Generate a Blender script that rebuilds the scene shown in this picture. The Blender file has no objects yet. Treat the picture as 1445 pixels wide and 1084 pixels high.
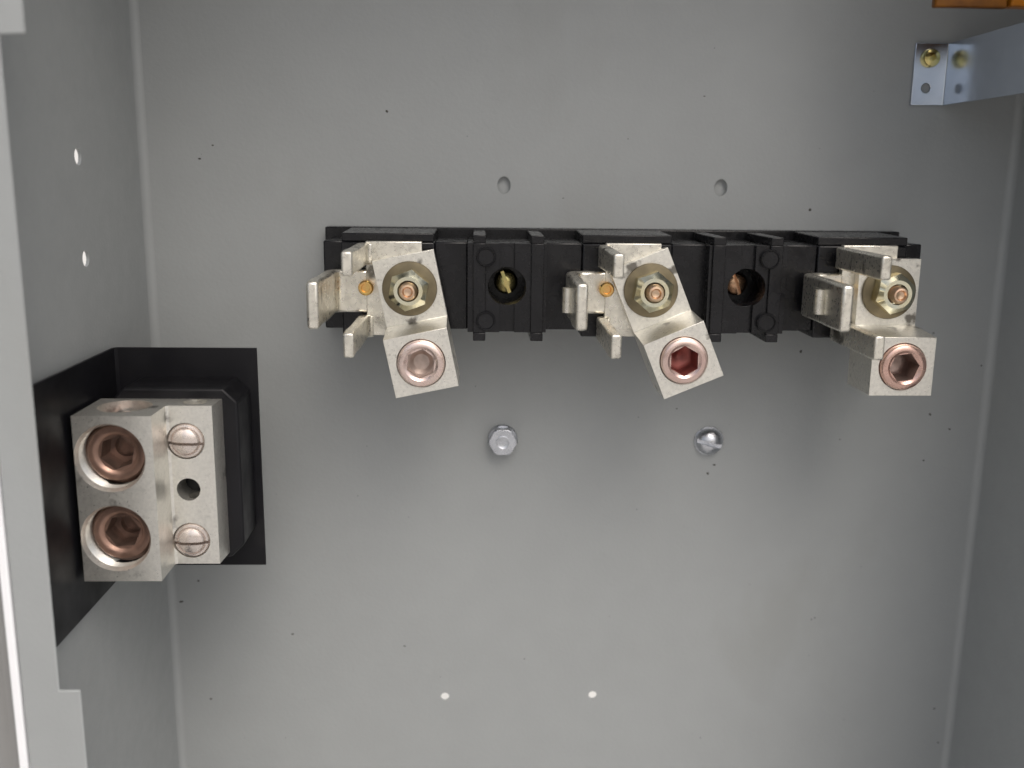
import bpy, bmesh, math, random
from mathutils import Vector, Matrix
random.seed(7)
S = 0.001                      # everything below is written in millimetres
SC = bpy.context.scene
COL = SC.collection

# ------------------------------------------------------------------ camera
right = Vector((0.999413919749037, -0.03251324128048139, 0.010710095858697454))
down = Vector((0.0037731933345923575, -0.20633356750342827, -0.9784744360142313))
fwd = Vector((0.03402322271174239, 0.9779413827335182, -0.20608996072911828))
cam = bpy.data.cameras.new('camera')
co = bpy.data.objects.new('camera', cam); COL.objects.link(co)
m = Matrix.Identity(4)
for i in range(3):
    m[i][0] = right[i]; m[i][1] = -down[i]; m[i][2] = -fwd[i]
m[0][3], m[1][3], m[2][3] = 0, -375.417 * S, 0
co.matrix_world = m
cam.sensor_width = 36; cam.lens = 36 * 1376.66 / 1445
cam.clip_start = 0.005; cam.clip_end = 500
cam.dof.use_dof = True; cam.dof.focus_distance = 0.335; cam.dof.aperture_fstop = 9
SC.camera = co

# ------------------------------------------------------------------ light
SUN_EL, SUN_ROT = math.radians(51), math.radians(160)
w = bpy.data.worlds.new('World'); SC.world = w; w.use_nodes = True
nt = w.node_tree; nt.nodes.clear()
sky = nt.nodes.new('ShaderNodeTexSky'); sky.sky_type = 'NISHITA'; sky.sun_disc = False
sky.sun_elevation = SUN_EL; sky.sun_rotation = SUN_ROT
sky.air_density = 1.0; sky.dust_density = 6.0; sky.ozone_density = 1.0
hsv = nt.nodes.new('ShaderNodeHueSaturation'); hsv.inputs['Saturation'].default_value = 0.62
bg = nt.nodes.new('ShaderNodeBackground'); bg.inputs['Strength'].default_value = 0.15
wo = nt.nodes.new('ShaderNodeOutputWorld')
nt.links.new(sky.outputs[0], hsv.inputs['Color']); nt.links.new(hsv.outputs[0], bg.inputs[0])
nt.links.new(bg.outputs[0], wo.inputs[0])
sun = bpy.data.lights.new('sun', 'SUN'); sun.energy = 0.46; sun.angle = math.radians(30); sun.color = (1, 0.985, 0.96)
so = bpy.data.objects.new('sun', sun); COL.objects.link(so)
# the sun stands in front of and above the open box (towards -Y), a little to the right
sd = Vector((math.sin(SUN_ROT) * math.cos(SUN_EL), math.cos(SUN_ROT) * math.cos(SUN_EL), math.sin(SUN_EL)))
so.rotation_euler = sd.to_track_quat('Z', 'Y').to_euler()
SC.view_settings.view_transform = 'Standard'; SC.view_settings.look = 'None'
SC.view_settings.exposure = 0.04; SC.view_settings.gamma = 1.0

# ------------------------------------------------------------------ materials
def mat(name, col, rough=0.5, metal=0.0, var=0.0, vscale=60, tint=None, smudge=0.0, smudge_col=(0.03, 0.028, 0.025),
        smudge_scale=90, bump=0.0, bscale=900, scratch=0.0, rvar=0.0, spec=0.5, stretch=(1, 1, 1), big=0.0):
    M = bpy.data.materials.new(name); M.use_nodes = True
    n = M.node_tree; L = n.links; b = n.nodes['Principled BSDF']
    b.inputs['Roughness'].default_value = rough; b.inputs['Metallic'].default_value = metal
    b.inputs['Specular IOR Level'].default_value = spec
    tc = n.nodes.new('ShaderNodeTexCoord')
    oi = n.nodes.new('ShaderNodeObjectInfo')
    add = n.nodes.new('ShaderNodeVectorMath'); add.operation = 'ADD'
    L.new(tc.outputs['Object'], add.inputs[0]); L.new(oi.outputs['Random'], add.inputs[1])
    vec = add.outputs[0]
    def noise(scale, detail=3, st=None):
        t = n.nodes.new('ShaderNodeTexNoise'); t.inputs['Scale'].default_value = scale; t.inputs['Detail'].default_value = detail
        if st:
            mp = n.nodes.new('ShaderNodeMapping'); mp.inputs['Scale'].default_value = st
            L.new(vec, mp.inputs[0]); L.new(mp.outputs[0], t.inputs['Vector'])
        else: L.new(vec, t.inputs['Vector'])
        return t.outputs['Fac']
    def ramp(f, a, c, lo=0.0, hi=1.0):
        r = n.nodes.new('ShaderNodeMapRange'); L.new(f, r.inputs[0])
        r.inputs[1].default_value = a; r.inputs[2].default_value = c; r.inputs[3].default_value = lo; r.inputs[4].default_value = hi
        return r.outputs[0]
    def mix(f, a, c, mode='MIX'):
        x = n.nodes.new('ShaderNodeMix'); x.data_type = 'RGBA'; x.blend_type = mode
        if isinstance(f, float): x.inputs['Factor'].default_value = f
        else: L.new(f, x.inputs['Factor'])
        for s, v in ((6, a), (7, c)):
            if isinstance(v, tuple): x.inputs[s].default_value = (*v, 1)
            else: L.new(v, x.inputs[s])
        return x.outputs[2]
    c = tuple(col)
    if var or tint:
        c2 = tint if tint else tuple(min(1, k * (1 - var)) for k in col)
        c = mix(ramp(noise(vscale, 4), 0.35, 0.65), tuple(col), c2)
    if big:
        c = mix(ramp(noise(9, 2), 0.3, 0.7), c, mix(1.0, c, tuple([1 - big] * 3), 'MULTIPLY'))
    if smudge:
        f = ramp(noise(smudge_scale, 6, stretch), 0.62, 0.70, 0, smudge)
        c = mix(f, c, tuple(smudge_col))
        f2 = ramp(noise(smudge_scale * 4.5, 4, stretch), 0.58, 0.82, 0, smudge * 0.25)
        c = mix(f2, c, tuple(smudge_col))
    if isinstance(c, tuple): b.inputs['Base Color'].default_value = (*c, 1)
    else: L.new(c, b.inputs['Base Color'])
    if rvar:
        L.new(ramp(noise(vscale * 2.3, 4), 0.3, 0.7, rough - rvar, rough + rvar), b.inputs['Roughness'])
    if bump or scratch:
        bn = n.nodes.new('ShaderNodeBump'); bn.inputs['Distance'].default_value = 0.0002
        bn.inputs['Strength'].default_value = bump if bump else scratch
        L.new(noise(bscale, 4, (1, 1, 14) if scratch else None), bn.inputs['Height'])
        L.new(bn.outputs[0], b.inputs['Normal'])
    return M

M_PAINT = mat('grey_enamel', (0.322, 0.337, 0.338), 0.42, var=0.025, vscale=70, big=0.05, bump=0.35, bscale=750, rvar=0.08, smudge=0.22, smudge_col=(0.24, 0.245, 0.225), smudge_scale=16, stretch=(1, 1, 0.45))
M_STRIP = mat('strip_white', (0.85, 0.86, 0.88), 0.5, var=0.03)
M_DOOR = mat('door_enamel', (0.24, 0.24, 0.235), 0.45, var=0.05)
M_BLACK = mat('black_phenolic', (0.008, 0.008, 0.0095), 0.26, spec=0.36, var=0.4, vscale=120, bump=0.04, bscale=600, rvar=0.1, smudge=0.25, smudge_col=(0.03, 0.03, 0.03), smudge_scale=60)
M_SHEET = mat('black_fibre_sheet', (0.008, 0.008, 0.010), 0.42, spec=0.24, var=0.3, vscale=30, rvar=0.12, smudge=0.2, smudge_col=(0.035, 0.033, 0.03), smudge_scale=25)
M_TIN = mat('tinned_metal', (0.80, 0.78, 0.715), 0.36, metal=0.88, var=0.12, vscale=900, smudge=0.85, smudge_col=(0.10, 0.09, 0.075), smudge_scale=130, scratch=0.10, bscale=500, rvar=0.10)
M_CLIP = mat('silvered_copper', (0.79, 0.76, 0.675), 0.33, metal=0.9, var=0.16, vscale=350, smudge=0.85, smudge_col=(0.09, 0.08, 0.06), smudge_scale=85, bump=0.10, bscale=700, rvar=0.12)
M_ALU = mat('extruded_aluminium', (0.80, 0.785, 0.73), 0.37, metal=0.88, var=0.10, vscale=900, smudge=0.8, smudge_col=(0.12, 0.11, 0.10), smudge_scale=95, scratch=0.14, bscale=420, rvar=0.1)
M_BORE = mat('threaded_aluminium', (0.86, 0.84, 0.75), 0.25, metal=1.0, var=0.1, vscale=150)
M_PINK = mat('pale_copper_flash', (0.76, 0.59, 0.53), 0.27, metal=0.87, tint=(0.68, 0.56, 0.51), vscale=220, smudge=0.4, smudge_col=(0.2, 0.12, 0.1), smudge_scale=160, rvar=0.08)
M_COPPER = mat('copper_flash', (0.68, 0.45, 0.38), 0.27, metal=0.88, tint=(0.58, 0.39, 0.33), vscale=200, smudge=0.5, smudge_col=(0.2, 0.1, 0.08), smudge_scale=150, rvar=0.1)
M_RED = mat('reddish_copper', (0.72, 0.56, 0.50), 0.25, metal=0.88, tint=(0.64, 0.46, 0.41), vscale=160, smudge=0.3, smudge_col=(0.25, 0.08, 0.07), smudge_scale=150)
M_BROWN = mat('tarnished_copper', (0.36, 0.225, 0.175), 0.40, metal=0.75, tint=(0.25, 0.16, 0.125), vscale=170, smudge=0.5, smudge_col=(0.12, 0.07, 0.05), smudge_scale=120, rvar=0.1)
M_YZINC = mat('yellow_zinc', (0.86, 0.78, 0.52), 0.2, metal=1.0, tint=(0.72, 0.74, 0.62), vscale=130, rvar=0.08)
M_WASH = mat('dull_brass_washer', (0.215, 0.18, 0.115), 0.38, metal=0.9, tint=(0.16, 0.135, 0.088), vscale=190, rvar=0.1)
M_BRASS = mat('orange_brass', (0.80, 0.46, 0.17), 0.24, metal=1.0, tint=(0.70, 0.50, 0.18), vscale=300)
M_TIP = mat('copper_stud_end', (0.72, 0.50, 0.36), 0.32, metal=1.0, tint=(0.6, 0.45, 0.3), vscale=300)
M_SOCK = [mat('pale_socket', (0.50, 0.40, 0.35), 0.4, metal=0.7, var=0.3, vscale=300), mat('red_shaded_socket', (0.40, 0.12, 0.10), 0.35, metal=0.55, var=0.4, vscale=250),  # recess shade painted into the socket colours; the red tinge is real
          mat('brown_socket', (0.42, 0.31, 0.27), 0.3, metal=0.75, var=0.4, vscale=250), mat('brown_shaded_socket', (0.27, 0.185, 0.15), 0.36, metal=0.7, var=0.35, vscale=250)]
M_SLOT = mat('pale_screw_plate', (0.74, 0.655, 0.61), 0.28, metal=0.85, tint=(0.66, 0.60, 0.56), vscale=300, smudge=0.4, smudge_col=(0.2, 0.14, 0.12), smudge_scale=160, rvar=0.08)
M_GOLD = mat('gold_zinc', (0.66, 0.53, 0.22), 0.22, metal=1.0, tint=(0.5, 0.46, 0.2), vscale=300)
M_RBRASS = mat('reddish_brass', (0.60, 0.34, 0.20), 0.25, metal=1.0, tint=(0.5, 0.32, 0.2), vscale=300)
M_STEEL = mat('zinc_steel', (0.62, 0.64, 0.68), 0.30, metal=1.0, var=0.2, vscale=200, rvar=0.1)
M_GALV = mat('bright_galvanised', (0.66, 0.72, 0.82), 0.20, metal=1.0, var=0.08, vscale=60, rvar=0.05)
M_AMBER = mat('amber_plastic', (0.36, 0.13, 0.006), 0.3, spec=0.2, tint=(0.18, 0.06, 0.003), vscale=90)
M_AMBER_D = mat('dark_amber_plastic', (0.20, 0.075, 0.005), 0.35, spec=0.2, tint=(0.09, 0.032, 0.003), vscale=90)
M_DIRT = mat('black_grit', (0.05, 0.047, 0.04), 0.8)
M_GROUND = mat('concrete', (0.55, 0.54, 0.52), 0.85, var=0.2, vscale=2)

# ------------------------------------------------------------------ helpers
def link(o, parent=None):
    COL.objects.link(o)
    if parent: o.parent = parent
    return o
def thing(name, label, cat, loc=(0, 0, 0), group=None):
    o = bpy.data.objects.new(name, None); link(o); o.location = Vector(loc) * S
    o.empty_display_size = 0.01
    o['label'] = label; o['category'] = cat
    if group: o['group'] = group
    return o
def finish(bm, scale=True):
    if scale: bmesh.ops.scale(bm, vec=(S, S, S), verts=bm.verts)
    bmesh.ops.recalc_face_normals(bm, faces=bm.faces)
    for f in bm.faces: f.smooth = True
    for e in bm.edges:
        if len(e.link_faces) != 2 or e.calc_face_angle(0) > math.radians(30): e.smooth = False
def part(name, bm, M, parent, loc=(0, 0, 0), roty=0.0, bevel=0.0, segs=2, label=None, inner=None):
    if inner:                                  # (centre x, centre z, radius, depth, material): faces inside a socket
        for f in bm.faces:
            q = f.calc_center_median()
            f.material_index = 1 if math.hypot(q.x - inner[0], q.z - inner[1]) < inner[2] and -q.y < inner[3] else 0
    finish(bm)
    me = bpy.data.meshes.new(name); bm.to_mesh(me); bm.free(); me.materials.append(M)
    if inner: me.materials.append(inner[4])
    o = bpy.data.objects.new(name, me); link(o, parent)
    o.location = Vector(loc) * S; o.rotation_euler = (0, roty, 0)
    if bevel:
        b = o.modifiers.new('bevel', 'BEVEL'); b.width = bevel * S; b.segments = segs
        b.limit_method = 'ANGLE'; b.angle_limit = math.radians(35); b.use_clamp_overlap = True
    if label: o['label'] = label
    return o
def box(bm, x0, x1, d0, d1, z0, z1):          # d = distance out of the back wall, towards the viewer (-Y)
    vs = [bm.verts.new((x, -d, z)) for x in (x0, x1) for d in (d0, d1) for z in (z0, z1)]
    for f in ((0, 1, 3, 2), (4, 6, 7, 5), (0, 4, 5, 1), (2, 3, 7, 6), (0, 2, 6, 4), (1, 5, 7, 3)):
        bm.faces.new([vs[i] for i in f])
    return bm
def bx(*a): return box(bmesh.new(), *a)
def lathe(bm, prof, cx=0, cz=0, n=40, axis='d', cy=0):
    """prof: list of (d, r) along the viewer axis (or along z with axis='z'), closed with end caps."""
    rings = []
    for d, r in prof:
        ring = []
        for k in range(n):
            a = 2 * math.pi * k / n
            if axis == 'd': p = (cx + r * math.cos(a), -d, cz + r * math.sin(a))
            elif axis == 'z': p = (cx + r * math.cos(a), -cy + r * math.sin(a), d)
            else: p = (d, -cy + r * math.cos(a), cz + r * math.sin(a))
            ring.append(bm.verts.new(p))
        rings.append(ring)
    for a, b in zip(rings, rings[1:]):
        for k in range(n): bm.faces.new((a[k], a[(k + 1) % n], b[(k + 1) % n], b[k]))
    bm.faces.new(rings[0]); bm.faces.new(rings[-1])
    return bm
def cyl(d0, d1, r, cx=0, cz=0, n=32, axis='d', cy=0): return lathe(bmesh.new(), [(d0, r), (d1, r)], cx, cz, n, axis, cy)
def prism(pts, z0, z1):                        # polygon in (x, d), extruded in z
    bm = bmesh.new()
    a = [bm.verts.new((x, -d, z0)) for x, d in pts]; b = [bm.verts.new((x, -d, z1)) for x, d in pts]
    bm.faces.new(a); bm.faces.new(b)
    for i in range(len(pts)):
        j = (i + 1) % len(pts); bm.faces.new((a[i], a[j], b[j], b[i]))
    return bm
def prism_x(pts, x0, x1):                      # polygon in (d, z), extruded in x
    bm = bmesh.new()
    a = [bm.verts.new((x0, -d, z)) for d, z in pts]; b = [bm.verts.new((x1, -d, z)) for d, z in pts]
    bm.faces.new(a); bm.faces.new(b)
    for i in range(len(pts)):
        j = (i + 1) % len(pts); bm.faces.new((a[i], a[j], b[j], b[i]))
    return bm
def strip(path, t):                            # centre path (x, d) -> closed outline of a bent sheet
    L, Rr = [], []
    for i, p in enumerate(path):
        p = Vector(p)
        d0 = (p - Vector(path[i - 1])).normalized() if i else None
        d1 = (Vector(path[i + 1]) - p).normalized() if i < len(path) - 1 else None
        d = ((d0 or d1) + (d1 or d0)).normalized(); nrm = Vector((-d.y, d.x))
        k = t / 2 / max(0.5, (nrm.dot(Vector((-(d0 or d1).y, (d0 or d1).x)))))
        L.append(tuple(p + nrm * k)); Rr.append(tuple(p - nrm * k))
    return L + Rr[::-1]
def arc(cx, cd, r, a0, a1, n=6):
    return [(cx + r * math.cos(math.radians(a0 + (a1 - a0) * i / n)), cd + r * math.sin(math.radians(a0 + (a1 - a0) * i / n))) for i in range(n + 1)]
def hexp(d0, d1, af, cx=0, cz=0, rot=0.0):
    bm = bmesh.new(); r = af / math.sqrt(3)
    P = [(cx + r * math.cos(rot + k * math.pi / 3), cz + r * math.sin(rot + k * math.pi / 3)) for k in range(6)]
    a = [bm.verts.new((x, -d0, z)) for x, z in P]; b = [bm.verts.new((x, -d1, z)) for x, z in P]
    bm.faces.new(a); bm.faces.new(b)
    for i in range(6): bm.faces.new((a[i], a[(i + 1) % 6], b[(i + 1) % 6], b[i]))
    return bm
def cut(base, cutters, op='DIFFERENCE'):
    """exact boolean on bmeshes (in mm); returns a new bmesh"""
    def tmp(b):
        bmesh.ops.recalc_face_normals(b, faces=b.faces)
        me = bpy.data.meshes.new('tmp'); b.to_mesh(me); b.free()
        o = bpy.data.objects.new('tmp', me); COL.objects.link(o); return o
    o = tmp(base); cs = [tmp(c) for c in cutters]
    for c in cs:
        md = o.modifiers.new('b', 'BOOLEAN'); md.operation = op; md.object = c; md.solver = 'EXACT'
    dg = bpy.context.evaluated_depsgraph_get(); dg.update()
    me = bpy.data.meshes.new_from_object(o.evaluated_get(dg))
    out = bmesh.new(); out.from_mesh(me)
    bmesh.ops.remove_doubles(out, verts=out.verts, dist=0.0005)
    for q in [o] + cs:
        mm = q.data; bpy.data.objects.remove(q); bpy.data.meshes.remove(mm)
    bpy.data.meshes.remove(me)
    return out
def join(*bms):
    out = bmesh.new()
    for b in bms:
        me = bpy.data.meshes.new('t'); b.to_mesh(me); b.free(); out.from_mesh(me); bpy.data.meshes.remove(me)
    return out

# ------------------------------------------------------------------ ground
gb = bmesh.new(); vs = [gb.verts.new((x * 60000, y * 60000, -1000)) for x, y in ((-1, -1), (1, -1), (1, 1), (-1, 1))]; gb.faces.new(vs)
g = part('ground', gb, M_GROUND, None); g['kind'] = 'structure'

wb = bx(-9000, 9000, -1100, -900, -999, 2600)  # added wall, put behind the box so its holes look bright
wl = part('added_backdrop', wb, mat('backdrop_white', (0.78, 0.78, 0.76), 0.9, var=0.06, vscale=8), None); wl['kind'] = 'structure'

# ------------------------------------------------------------------ enclosure
XL, XR, ZT, ZB, DF, T, RB = -125.7, 204.4, 160.0, -420.0, 125.0, 1.0, 3.0
enc = thing('electrical_enclosure', 'grey painted steel enclosure box seen from its open front, filling the whole photo', 'enclosure', (0, 0, 0))
bw = bx(XL + RB, XR - RB, -T, 0, ZB, ZT)
cuts = [cyl(-5, 5, 1.75, x, z) for x, z in ((-13.7, -213.7), (48.6, -213.5))]
ko = [(9.2, -2.5), (91.6, -2.6)]
for x, z in ko:
    c = cyl(-5, 5, 2.9, x, z, 32); bmesh.ops.scale(c, vec=(0.88, 1, 1.12), space=Matrix.Translation((-x, 0, -z)), verts=c.verts); cuts.append(c)
part('back_wall', cut(bw, cuts), M_PAINT, enc)
for i, (x, z) in enumerate(ko):
    k = lathe(bmesh.new(), [(-3.6, 4.2), (-2.4, 4.2), (-2.3, 4.0)], x, z, 32)
    bmesh.ops.scale(k, vec=(0.88, 1, 1.12), space=Matrix.Translation((-x, 0, -z)), verts=k.verts)
    part('knockout', k, M_PAINT, enc)
# bent sheet profile of each side: back edge, bend, side, front edge
lp = [(XL + RB, -T / 2)] + arc(XL + RB, RB, RB + T / 2, 270, 180, 8)[1:] + [(XL - T / 2, DF - T / 2)]
lw = prism(strip(lp, T), ZB, ZT)
lw = cut(lw, [cyl(XL - 6, XL + 6, 2.7, 0, z, 28, 'x', 57.6) for z in (5.3, -26.5)])
part('side_wall', lw, M_PAINT, enc)
rp = [(XR - RB, -T / 2)] + arc(XR - RB, RB, RB + T / 2, 270, 360, 8)[1:] + [(XR + T / 2, DF - T / 2)]
part('side_wall', prism(strip(rp, T), ZB, ZT), M_PAINT, enc)
part('top_wall', bx(XL, XR, 0, DF, ZT + 0.05, ZT + T), M_PAINT, enc)
part('bottom_wall', bx(XL, XR, 0, DF, ZB - T, ZB - 0.05), M_PAINT, enc)
# front lip of the left side with its stepped inner edge
lip = bmesh.new()
P = [(-125.2, ZB), (-109.5, ZB), (-109.5, -139.4), (-115.2, -139.4), (-115.0, 32.5), (-108.8, 32.7), (-108.8, ZT), (-125.2, ZT)]
a = [lip.verts.new((x, -(DF + .05), z)) for x, z in P]; b = [lip.verts.new((x, -(DF + T), z)) for x, z in P]
lip.faces.new(a); lip.faces.new(b)
for i in range(len(P)): lip.faces.new((a[i], a[(i + 1) % len(P)], b[(i + 1) % len(P)], b[i]))
part('front_lip', lip, M_PAINT, enc, bevel=0.35)
part('front_lip', bx(XR - 10, XR + T, DF + .05, DF + T, ZB, ZT), M_PAINT, enc, bevel=0.35)
part('white_edge_strip', bx(-128.0, -125.6, DF - 1, DF + 1.5, ZB, ZT), M_STRIP, enc, bevel=0.5)  # plain white strip along the edge between lip and door
part('door', prism(strip([(-128.4, DF - 3), (-131.5, DF - 3), (-290, DF + 120)], 2.0), ZB, ZT), M_DOOR, enc, bevel=0.3)
# grit and chips on the paint
sp = bmesh.new()
spots = [(-34.4, 23.9, .75), (83.6, 30.8, .6), (126.5, -10.4, .8), (200.0, -70.9, .5), (95.1, -112.1, .8), (92.7, -115.7, .7), (-111.2, -213.9, .8),
         (-76.4, -185, .7), (-121, -170.4, 1.0), (-30.4, -190.6, .6), (181.2, -91, .7), (141.1, -178.8, .6), (189.9, -97.1, .6), (139.7, -179.5, .5),
         (78.8, -88.9, .5), (-98.9, 10.9, .5), (-103.9, 6, .7), (31.8, -7.1, .45), (180.5, -110.2, .5), (196.1, -221, .6), (199.5, -237.2, .7),
         (145.4, -101.4, .5), (126.9, -65.5, .8), (179.3, -57.9, .6), (-113.6, -161.4, .6), (-48.3, -125.2, .4), (54.7, -177.7, .4), (19.5, -196.7, .4)]
for _ in range(45):
    spots.append((random.uniform(-118, 198), random.uniform(-250, 50), random.uniform(.12, .3)))
for x, z, r in spots:
    r *= .88
    n = 7; rr = [r * random.uniform(.55, 1.15) for _ in range(n)]; a0 = random.uniform(0, 6); el = random.uniform(.5, 1)
    ring = [sp.verts.new((x + rr[k] * math.cos(a0 + k * 6.283 / n), -0.02, z + el * rr[k] * math.sin(a0 + k * 6.283 / n))) for k in range(n)]
    top = sp.verts.new((x, -0.02 - r * 0.35, z))
    for k in range(n): sp.faces.new((ring[k], ring[(k + 1) % n], top))
o = part('grit', sp, M_DIRT, enc); o['kind'] = 'stuff'

# ------------------------------------------------------------------ bolts in the back wall
hb = thing('hex_bolt', 'blue grey zinc hex bolt head low on the back wall, left of the slotted screw', 'bolt', (9.5, 0, -101.3))
hd = cut(hexp(1.6, 6.2, 10.2, rot=math.radians(0)), [lathe(bmesh.new(), [(1.0, 9), (4.9, 6.6), (6.6, 4.9), (6.6, 4.9)], n=48)], 'INTERSECT')
part('head', hd, M_STEEL, hb, bevel=0.15)
part('washer', lathe(bmesh.new(), [(0, 5.9), (1.3, 5.9), (1.6, 5.6)], n=40), M_STEEL, hb)
part('logo_ring', lathe(bmesh.new(), [(6.0, 2.7), (6.42, 2.7), (6.5, 2.4), (6.25, 1.9)], n=32), M_STEEL, hb)
ss = thing('round_screw', 'shiny zinc round slotted screw low on the back wall, right of the hex bolt', 'screw', (92.2, 0, -102.0))
hd = lathe(bmesh.new(), [(0.8, 5.5)] + [(0.8 + 4.2 * math.sin(t), 5.5 * math.cos(t)) for t in [i * math.pi / 2 / 9 for i in range(1, 9)]] + [(5.0, .3)], n=40)
sl = bx(-7, 7, 2.2, 8, -1.3, .3); bmesh.ops.rotate(sl, cent=(0, 0, 0), matrix=Matrix.Rotation(math.radians(14), 3, 'Y'), verts=sl.verts)
part('head', cut(hd, [sl]), M_STEEL, ss)
part('washer', lathe(bmesh.new(), [(0, 5.9), (.6, 5.9), (.75, 5.7)], n=40), M_STEEL, ss)

# ------------------------------------------------------------------ fuse block
fb = thing('fuse_block', 'long black three pole fuse block with silvery clips and lugs across the back wall', 'fuse block', (51.2, 0, -37))
C = 51.2; ZC = -37.0
def zz(z): return z - ZC
def mirr(xs): return xs
def fx(*xs): return [x - C for x in xs]
base = []
base.append(('base_plate', bx(-108.5, 108, 0, 7, zz(-55.5), zz(-18.2)), .5))
secs = [(-106.0, -99.0, 28, -22, -53), (-98.95, -66.7, 35, -21.9, -54.5), (-66.65, -55.25, 34, -21.7, -52.2), (-29.0, -15.3, 34, -21.7, -52.2),
        (-15.25, 16.0, 35, -21.9, -54.5), (16.05, 29.0, 34, -21.7, -52.2), (55.25, 67.5, 34, -21.7, -52.2), (67.55, 99.0, 35, -21.9, -54.5), (99.05, 106.4, 30, -21.4, -53)]
for x0, x1, d, zt, zb in secs: base.append(('section', bx(x0, x1, 7.02, d, zz(zb), zz(zt)), .35))
body = join(*[b for _, b, _ in base])
part('body', body, M_BLACK, fb, bevel=.5)
for x0, x1 in ((-98.7, -66.9), (-15.2, 16.0), (67.6, 99.4)):
    part('top_plate', prism_x([(7.05, zz(-18.4)), (34, zz(-18.9)), (34, zz(-21.8)), (7.05, zz(-21.8))], x0, x1), M_BLACK, fb, bevel=.3)
for sgn in (-1, 1):
    cx = 41.6 * sgn                                  # the raised middle section with the mounting hole, mirrored
    fw = 13.6
    mid = bx(cx - fw, cx + fw, 7.03, 40, zz(-52.3), zz(-21.7))
    hx = cx
    grv = bx(hx - 2.6, hx + 2.6, 38.2, 45, zz(-60), zz(-15))
    step = bx(cx + (5.6 if sgn < 0 else -30), cx + (30 if sgn < 0 else -5.6), 39.0, 45, zz(-60), zz(-15))
    mid = cut(mid, [grv, cyl(20, 45, 6.6, hx, zz(-36.4), 48)])
    part('mounting_section', mid, M_BLACK, fb, bevel=.25)
    for x0, x1 in ((-53.3, -49.0), (-33.4, -29.1)):
        xx0, xx1 = (x0, x1) if sgn < 0 else (-x1, -x0)
        rib = bmesh.new()
        box(rib, xx0, xx1, 7.06, 41.2, zz(-21.6), zz(-18.9)); box(rib, xx0, xx1, 7.06, 41.2, zz(-55.2), zz(-52.4))
        box(rib, xx0, xx1, 40.02, 41.2, zz(-52.38), zz(-21.62))
        part('rib', rib, M_BLACK, fb, bevel=.25)
    for z in (-26.2, -48.2):
        part('boss', lathe(bmesh.new(), [(40.0, 3.35), (41.6, 3.35), (41.9, 3.1), (41.9, 2.9), (41.45, 2.6)], (cx - 7.3 * 1) if sgn < 0 else cx + 7.3, zz(z), 36), M_BLACK, fb)
    h = lathe(bmesh.new(), [(20.1, 4.2), (25.0, 4.2), (26.4, 3.6), (27.0, 2.5), (27.2, .5)], hx, zz(-36.4), 36)
    sl = bx(hx - 6, hx + 6, 25.2, 30, zz(-37.0), zz(-35.8)); bmesh.ops.rotate(sl, cent=(hx, 0, zz(-36.4)), matrix=Matrix.Rotation(math.radians(70), 3, 'Y'), verts=sl.verts)
    part('mounting_screw', cut(h, [sl]), M_GOLD if sgn < 0 else M_RBRASS, fb)

# one pole: clip (strap, tongue, prongs), brass screw, lug, washer, nut, stud.   x relative to the stud, z relative to stud height -37
def clip_parts():
    Z = lambda z: z + 37.0
    out = {}
    strap = bx(-15.2, 4.0, 36.0, 39.0, Z(-53.8), Z(-21.4))
    out['strap'] = (strap, .3)
    def prong(z0, z1, dend):
        path = [(-13.0, 37.5)] + arc(-13.0, 40.9, 3.4, 270, 180, 6)[1:] + [(-16.3, dend - 16), (-16.7, dend - 7), (-16.3, dend)]
        return prism(strip(path, 3.3), z0, z1)
    out['upper_prong'] = (prong(Z(-29.4), Z(-22.0), 79), .9)
    out['lower_prong'] = (prong(Z(-54.5), Z(-46.8), 79), .9)
    path = [(-14.0, 36.9), (-22.5, 36.9)] + arc(-22.5, 41.6, 4.7, 270, 180, 7)[1:] + [(-27.0, 58), (-27.5, 68), (-27.1, 78)]
    ton = prism(strip(path, 3.7), Z(-45.9), Z(-31.2))
    out['blade_jaw'] = (ton, .9)
    # spring on the jaw's outer side
    spr = prism(strip([(-29.0, 51.5), (-29.1, 59)] + arc(-29.9, 60.8, 1.6, 10, 300, 14), .7), Z(-42.4), Z(-34.4))
    out['spring'] = (spr, 0)
    s = lathe(bmesh.new(), [(36, 2.6), (42.2, 2.6), (43.0, 2.1), (43.0, 1.5), (42.0, 1.3)], -15.0, 0.0, 28)
    out['small_screw'] = (s, 0)
    return out
def lug_parts():
    out = {}
    plate = prism_x([(39.05, 11.4), (43.0, 11.4), (43.0, -11.6), (60.0, -13.2), (60.0, -33), (40.2, -33), (40.2, -11.0), (39.05, -10.0)], -10.6, 10.6)
    plate = cut(plate, [cyl(30, 50, 3.4), cyl(46, 70, 8.05, 0, -23.1, 48), cyl(-40, -26, 6.5, 0, 0, 36, 'z', 50)])
    out['lug'] = plate
    return out

cp = clip_parts(); lp_ = lug_parts()
POLES = [(-23.6, 11.6, M_PINK, 'tilted slightly to the right'), (58.8, 22.8, M_RED, 'tilted steeply to the right'), (141.4, 0.0, M_COPPER, 'hanging straight down')]
clipm = {'strap': M_CLIP, 'upper_prong': M_CLIP, 'lower_prong': M_CLIP, 'blade_jaw': M_CLIP, 'spring': M_CLIP, 'small_screw': M_BRASS}
proto = {}
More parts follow.
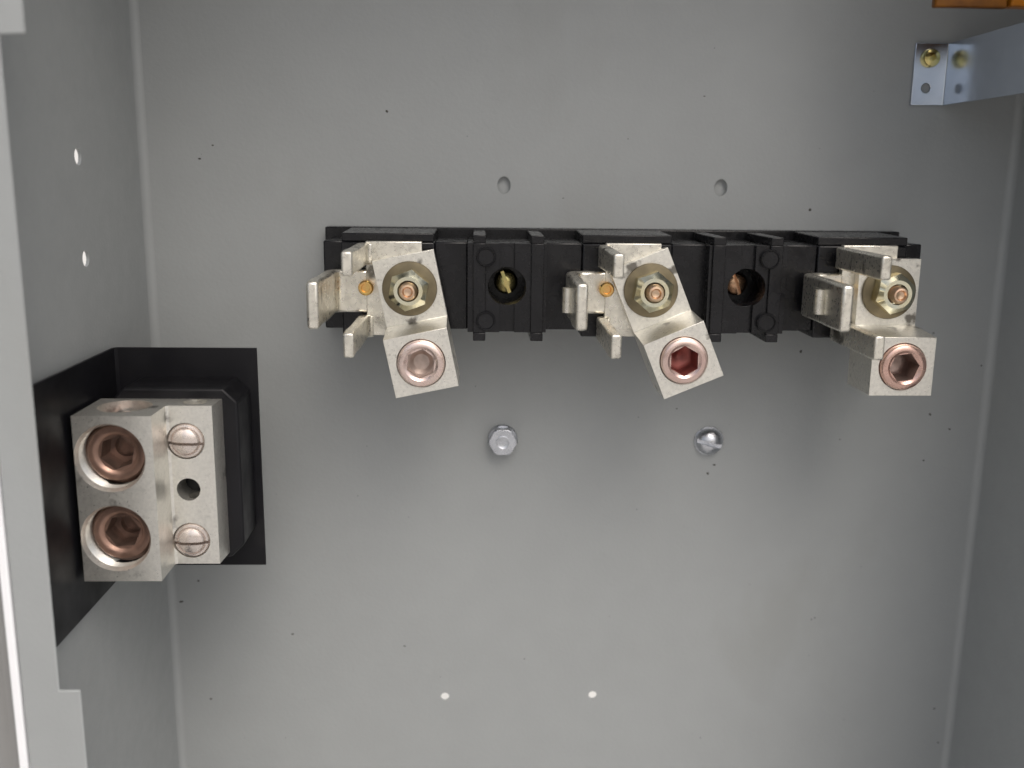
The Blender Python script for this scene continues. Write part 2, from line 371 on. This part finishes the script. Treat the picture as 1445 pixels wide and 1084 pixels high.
# set screw: chamfered rim, hex socket, a dished floor
def set_screw(worn=False):
    b = lathe(bmesh.new(), [(46.2, 7.75), (60.7, 7.75), (61.5, 7.3), (61.9, 6.6), (61.9, 5.7), (61.3, 4.9)], 0, -23.1, 48)
    hexs = [hexp(57.4 if worn else 50.5, 70, 8.9, 0, -23.1, math.radians(8))]
    if worn: hexs = [lathe(bmesh.new(), [(56.9, .6), (57.1, 2.6), (58.4, 4.0), (70, 4.05)], 0, -23.1, 32), hexp(58.6, 70, 8.7, 0, -23.1, math.radians(12))]
    else: hexs.append(lathe(bmesh.new(), [(49.0, .4), (50.6, 3.6), (51, 3.7)], 0, -23.1, 32))
    return cut(b, hexs)
for i, (px, th, sm, txt) in enumerate(POLES):
    loc = (px - C, 0, 0)
    if i == 0:
        for nme, (b, bv) in cp.items(): proto[nme] = part(nme, b, clipm[nme], fb, loc, bevel=bv)
        proto['washer'] = part('washer', lathe(bmesh.new(), [(43.05, 9.3), (44.0, 9.3), (44.15, 9.15), (44.85, 5.0)], n=48), M_WASH, fb, loc)
        nut = cut(hexp(44.9, 51.2, 12.3, rot=math.radians(20)), [lathe(bmesh.new(), [(44, 8), (49.2, 7.1), (51.3, 4.7), (51.4, 4.7)], n=48)], 'INTERSECT')
        proto['nut'] = part('nut', cut(nut, [lathe(bmesh.new(), [(40, 2.9), (47.6, 2.9), (47.7, 3.5), (50.9, 3.55), (56, 3.6)], n=32)]), M_YZINC, fb, loc)
        prof = [(30, 3.05)] + [(44 + k * .5, 3.0 if k % 2 else 2.7) for k in range(19)] + [(53.9, 2.35), (54.0, 1.75), (53.2, 1.3), (53.0, .3)]
        proto['stud'] = part('stud', lathe(bmesh.new(), prof, n=32), M_TIP, fb, loc)
        proto['lug'] = part('lug', lp_['lug'], M_TIN, fb, loc, bevel=.25)
        lug = proto['lug']
    else:
        for nme in proto:
            o = proto[nme].copy(); COL.objects.link(o); o.location = Vector(loc) * S
            if nme == 'lug': lug = o
    lug.rotation_euler = (0, -math.radians(th), 0); lug['label'] = 'silvery stepped wire lug ' + txt
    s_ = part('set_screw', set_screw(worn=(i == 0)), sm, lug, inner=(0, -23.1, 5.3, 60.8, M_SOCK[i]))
    s_['label'] = ['pale worn copper set screw with shallow socket', 'silvery pink set screw with red tinged hex socket', 'copper pink set screw with dark hex socket'][i]

# ------------------------------------------------------------------ black sheet behind the neutral terminal
sh = thing('insulating_sheet', 'black insulating sheet folded into the corner behind the terminal block, lower left', 'insulating sheet', (-124.3, 0, -96.8))
shp = strip([(124.3 - 75.8, 44.5), (1.6, 44.5), (0.45, 45.6), (0.45, 122)], .8)
part('sheet', prism(shp, -39.2, 39.3), M_SHEET, sh)
part('spacer', bx(8, 24, .05, 44.0, -30, 30), M_BLACK, sh, bevel=.3)

# ------------------------------------------------------------------ neutral terminal
nz = -97.0
ne = thing('terminal_block', 'silvery aluminium terminal block with two large copper set screws on black base', 'terminal block', (-102.5, 0, nz))
nx = lambda x: x + 102.5
N = lambda z: z - nz
pts = [(nx(-78.2), 0), (nx(-78.2), 0)]
b = bmesh.new()
zt, zb, xl, xr, ch = N(-67.6), N(-125.5), nx(-119.5), nx(-78.3), 4.5
bp_ = [(xl, zb), (xr - ch, zb), (xr, zb + ch), (xr, zt - ch), (xr - ch, zt), (xl + ch, zt), (xl, zt - ch)]
a1 = [b.verts.new((x, -45.0, z)) for x, z in bp_]; a2 = [b.verts.new((x, -63.9, z)) for x, z in bp_]
b.faces.new(a1); b.faces.new(a2)
for i in range(len(bp_)): b.faces.new((a1[i], a1[(i + 1) % 7], a2[(i + 1) % 7], a2[i]))
part('base', b, M_SHEET, ne, bevel=.8, segs=3)
# extruded stepped body, profile in (x, d); chamfered right back edge seen below
prof = [(nx(-121.9), 64.0), (nx(-121.9), 88.0), (nx(-98.2), 88.0), (nx(-98.2), 74.6), (nx(-97.4), 74.0), (nx(-83.9), 74.0), (nx(-83.2), 64.0)]
blk = prism(prof, N(-123.6), N(-70.9))
def thread(d0, d1, r, p=1.3, h=.55):
    pr = []; d = d0
    while d < d1 - p * .5:
        pr += [(d, r), (d + p / 2, r + h)]; d += p
    return pr + [(d1, r)]
zs = [N(-84.0), N(-109.6)]; sx = nx(-111.3)
cuts = []
for z in zs: cuts.append(lathe(bmesh.new(), thread(68, 86.4, 9.9, 1.5, .6) + [(88.5, 10.9)], sx, z, 56))
cuts.append(lathe(bmesh.new(), [(N(-70.9) - 60, 8.2), (N(-70.9) + 2, 8.2)], nx(-110.5), 0, 40, 'z', 74.8))
cuts.append(lathe(bmesh.new(), [(N(-70.9) - 60, 3.7), (N(-70.9) + 2, 3.7)], nx(-90.5), 0, 32, 'z', 68.6))
ssx = nx(-92.6); szs = [N(-82.4), N(-115.6)]
for z in szs: cuts.append(cyl(66, 76, 5.95, ssx, z, 40))
cuts.append(cyl(60, 76, 3.75, ssx, N(-98.4), 32))
blk = cut(blk, cuts)
part('body', blk, M_ALU, ne, bevel=.3)
proto_s = None
for z in zs:
    if proto_s is None:
        b = lathe(bmesh.new(), [(69, 10.1), (80.4, 10.1), (81.0, 9.3), (82.0, 9.1), (82.5, 8.6), (82.6, 7.4), (82.3, 6.5), (81.6, 5.8)], 0, 0, 48)
        b = cut(b, [hexp(74, 90, 9.6, 0, 0, math.radians(20)), lathe(bmesh.new(), [(71.5, .5), (71.5, 3.4), (75, 3.4)], 0, 0, 32)])
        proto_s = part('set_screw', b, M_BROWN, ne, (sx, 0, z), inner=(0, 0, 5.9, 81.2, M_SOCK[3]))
        proto_s['label'] = 'large tarnished copper set screw'
    else:
        o = proto_s.copy(); COL.objects.link(o); o.location = Vector((sx, 0, z)) * S; o.rotation_euler = (0, math.radians(14), 0)
for k, z in enumerate(szs):
    b = lathe(bmesh.new(), [(66.5, 5.8), (73.4, 5.8), (74.2, 5.3), (74.35, 4.7), (74.0, 4.4), (74.9, 3.9), (75.5, 2.6), (75.7, .4)], 0, 0, 44)
    b = cut(b, [bx(-9, 9, 71.2, 80, -1.1, -.15)])
    part('slotted_screw', b, M_SLOT, ne, (ssx, 0, z), roty=math.radians((2, -1)[k]))

# ------------------------------------------------------------------ bracket, top right
br = thing('angle_bracket', 'shiny galvanised steel angle bracket screwed to the top right of the back wall', 'bracket', (167.5, 0, 39.6))
pth = [(-6.3, .85), (5.6, .85)] + arc(5.6, 1.85, 1.0, 270, 360, 6)[1:] + [(6.6, 105)]
plate = prism(strip(pth, 1.3), -11.1, 11.1)
plate = cut(plate, [cyl(-2, 1.55, 1.75, -1.1, -4.9, 28), cyl(-2, 1.55, 1.6, -.6, 5.7, 24)])
part('bracket', plate, M_GALV, br, bevel=.2)
h = lathe(bmesh.new(), [(0, 1.55), (1.52, 1.55), (1.52, 3.4), (2.6, 3.4), (3.6, 2.9), (4.1, 1.6), (4.2, .3)], -.6, 5.7, 32)
cr = [bx(-1.6, .4, 3.2, 6, 5.3, 6.1), bx(-1.0, -.2, 3.25, 6, 4.7, 6.7)]
part('screw', cut(h, cr), M_GOLD, br)

# ------------------------------------------------------------------ amber cover, top right corner
am = thing('amber_cover', 'glossy amber brown plastic cover cut off by the top right corner', 'plastic cover', (190, 0, 60))
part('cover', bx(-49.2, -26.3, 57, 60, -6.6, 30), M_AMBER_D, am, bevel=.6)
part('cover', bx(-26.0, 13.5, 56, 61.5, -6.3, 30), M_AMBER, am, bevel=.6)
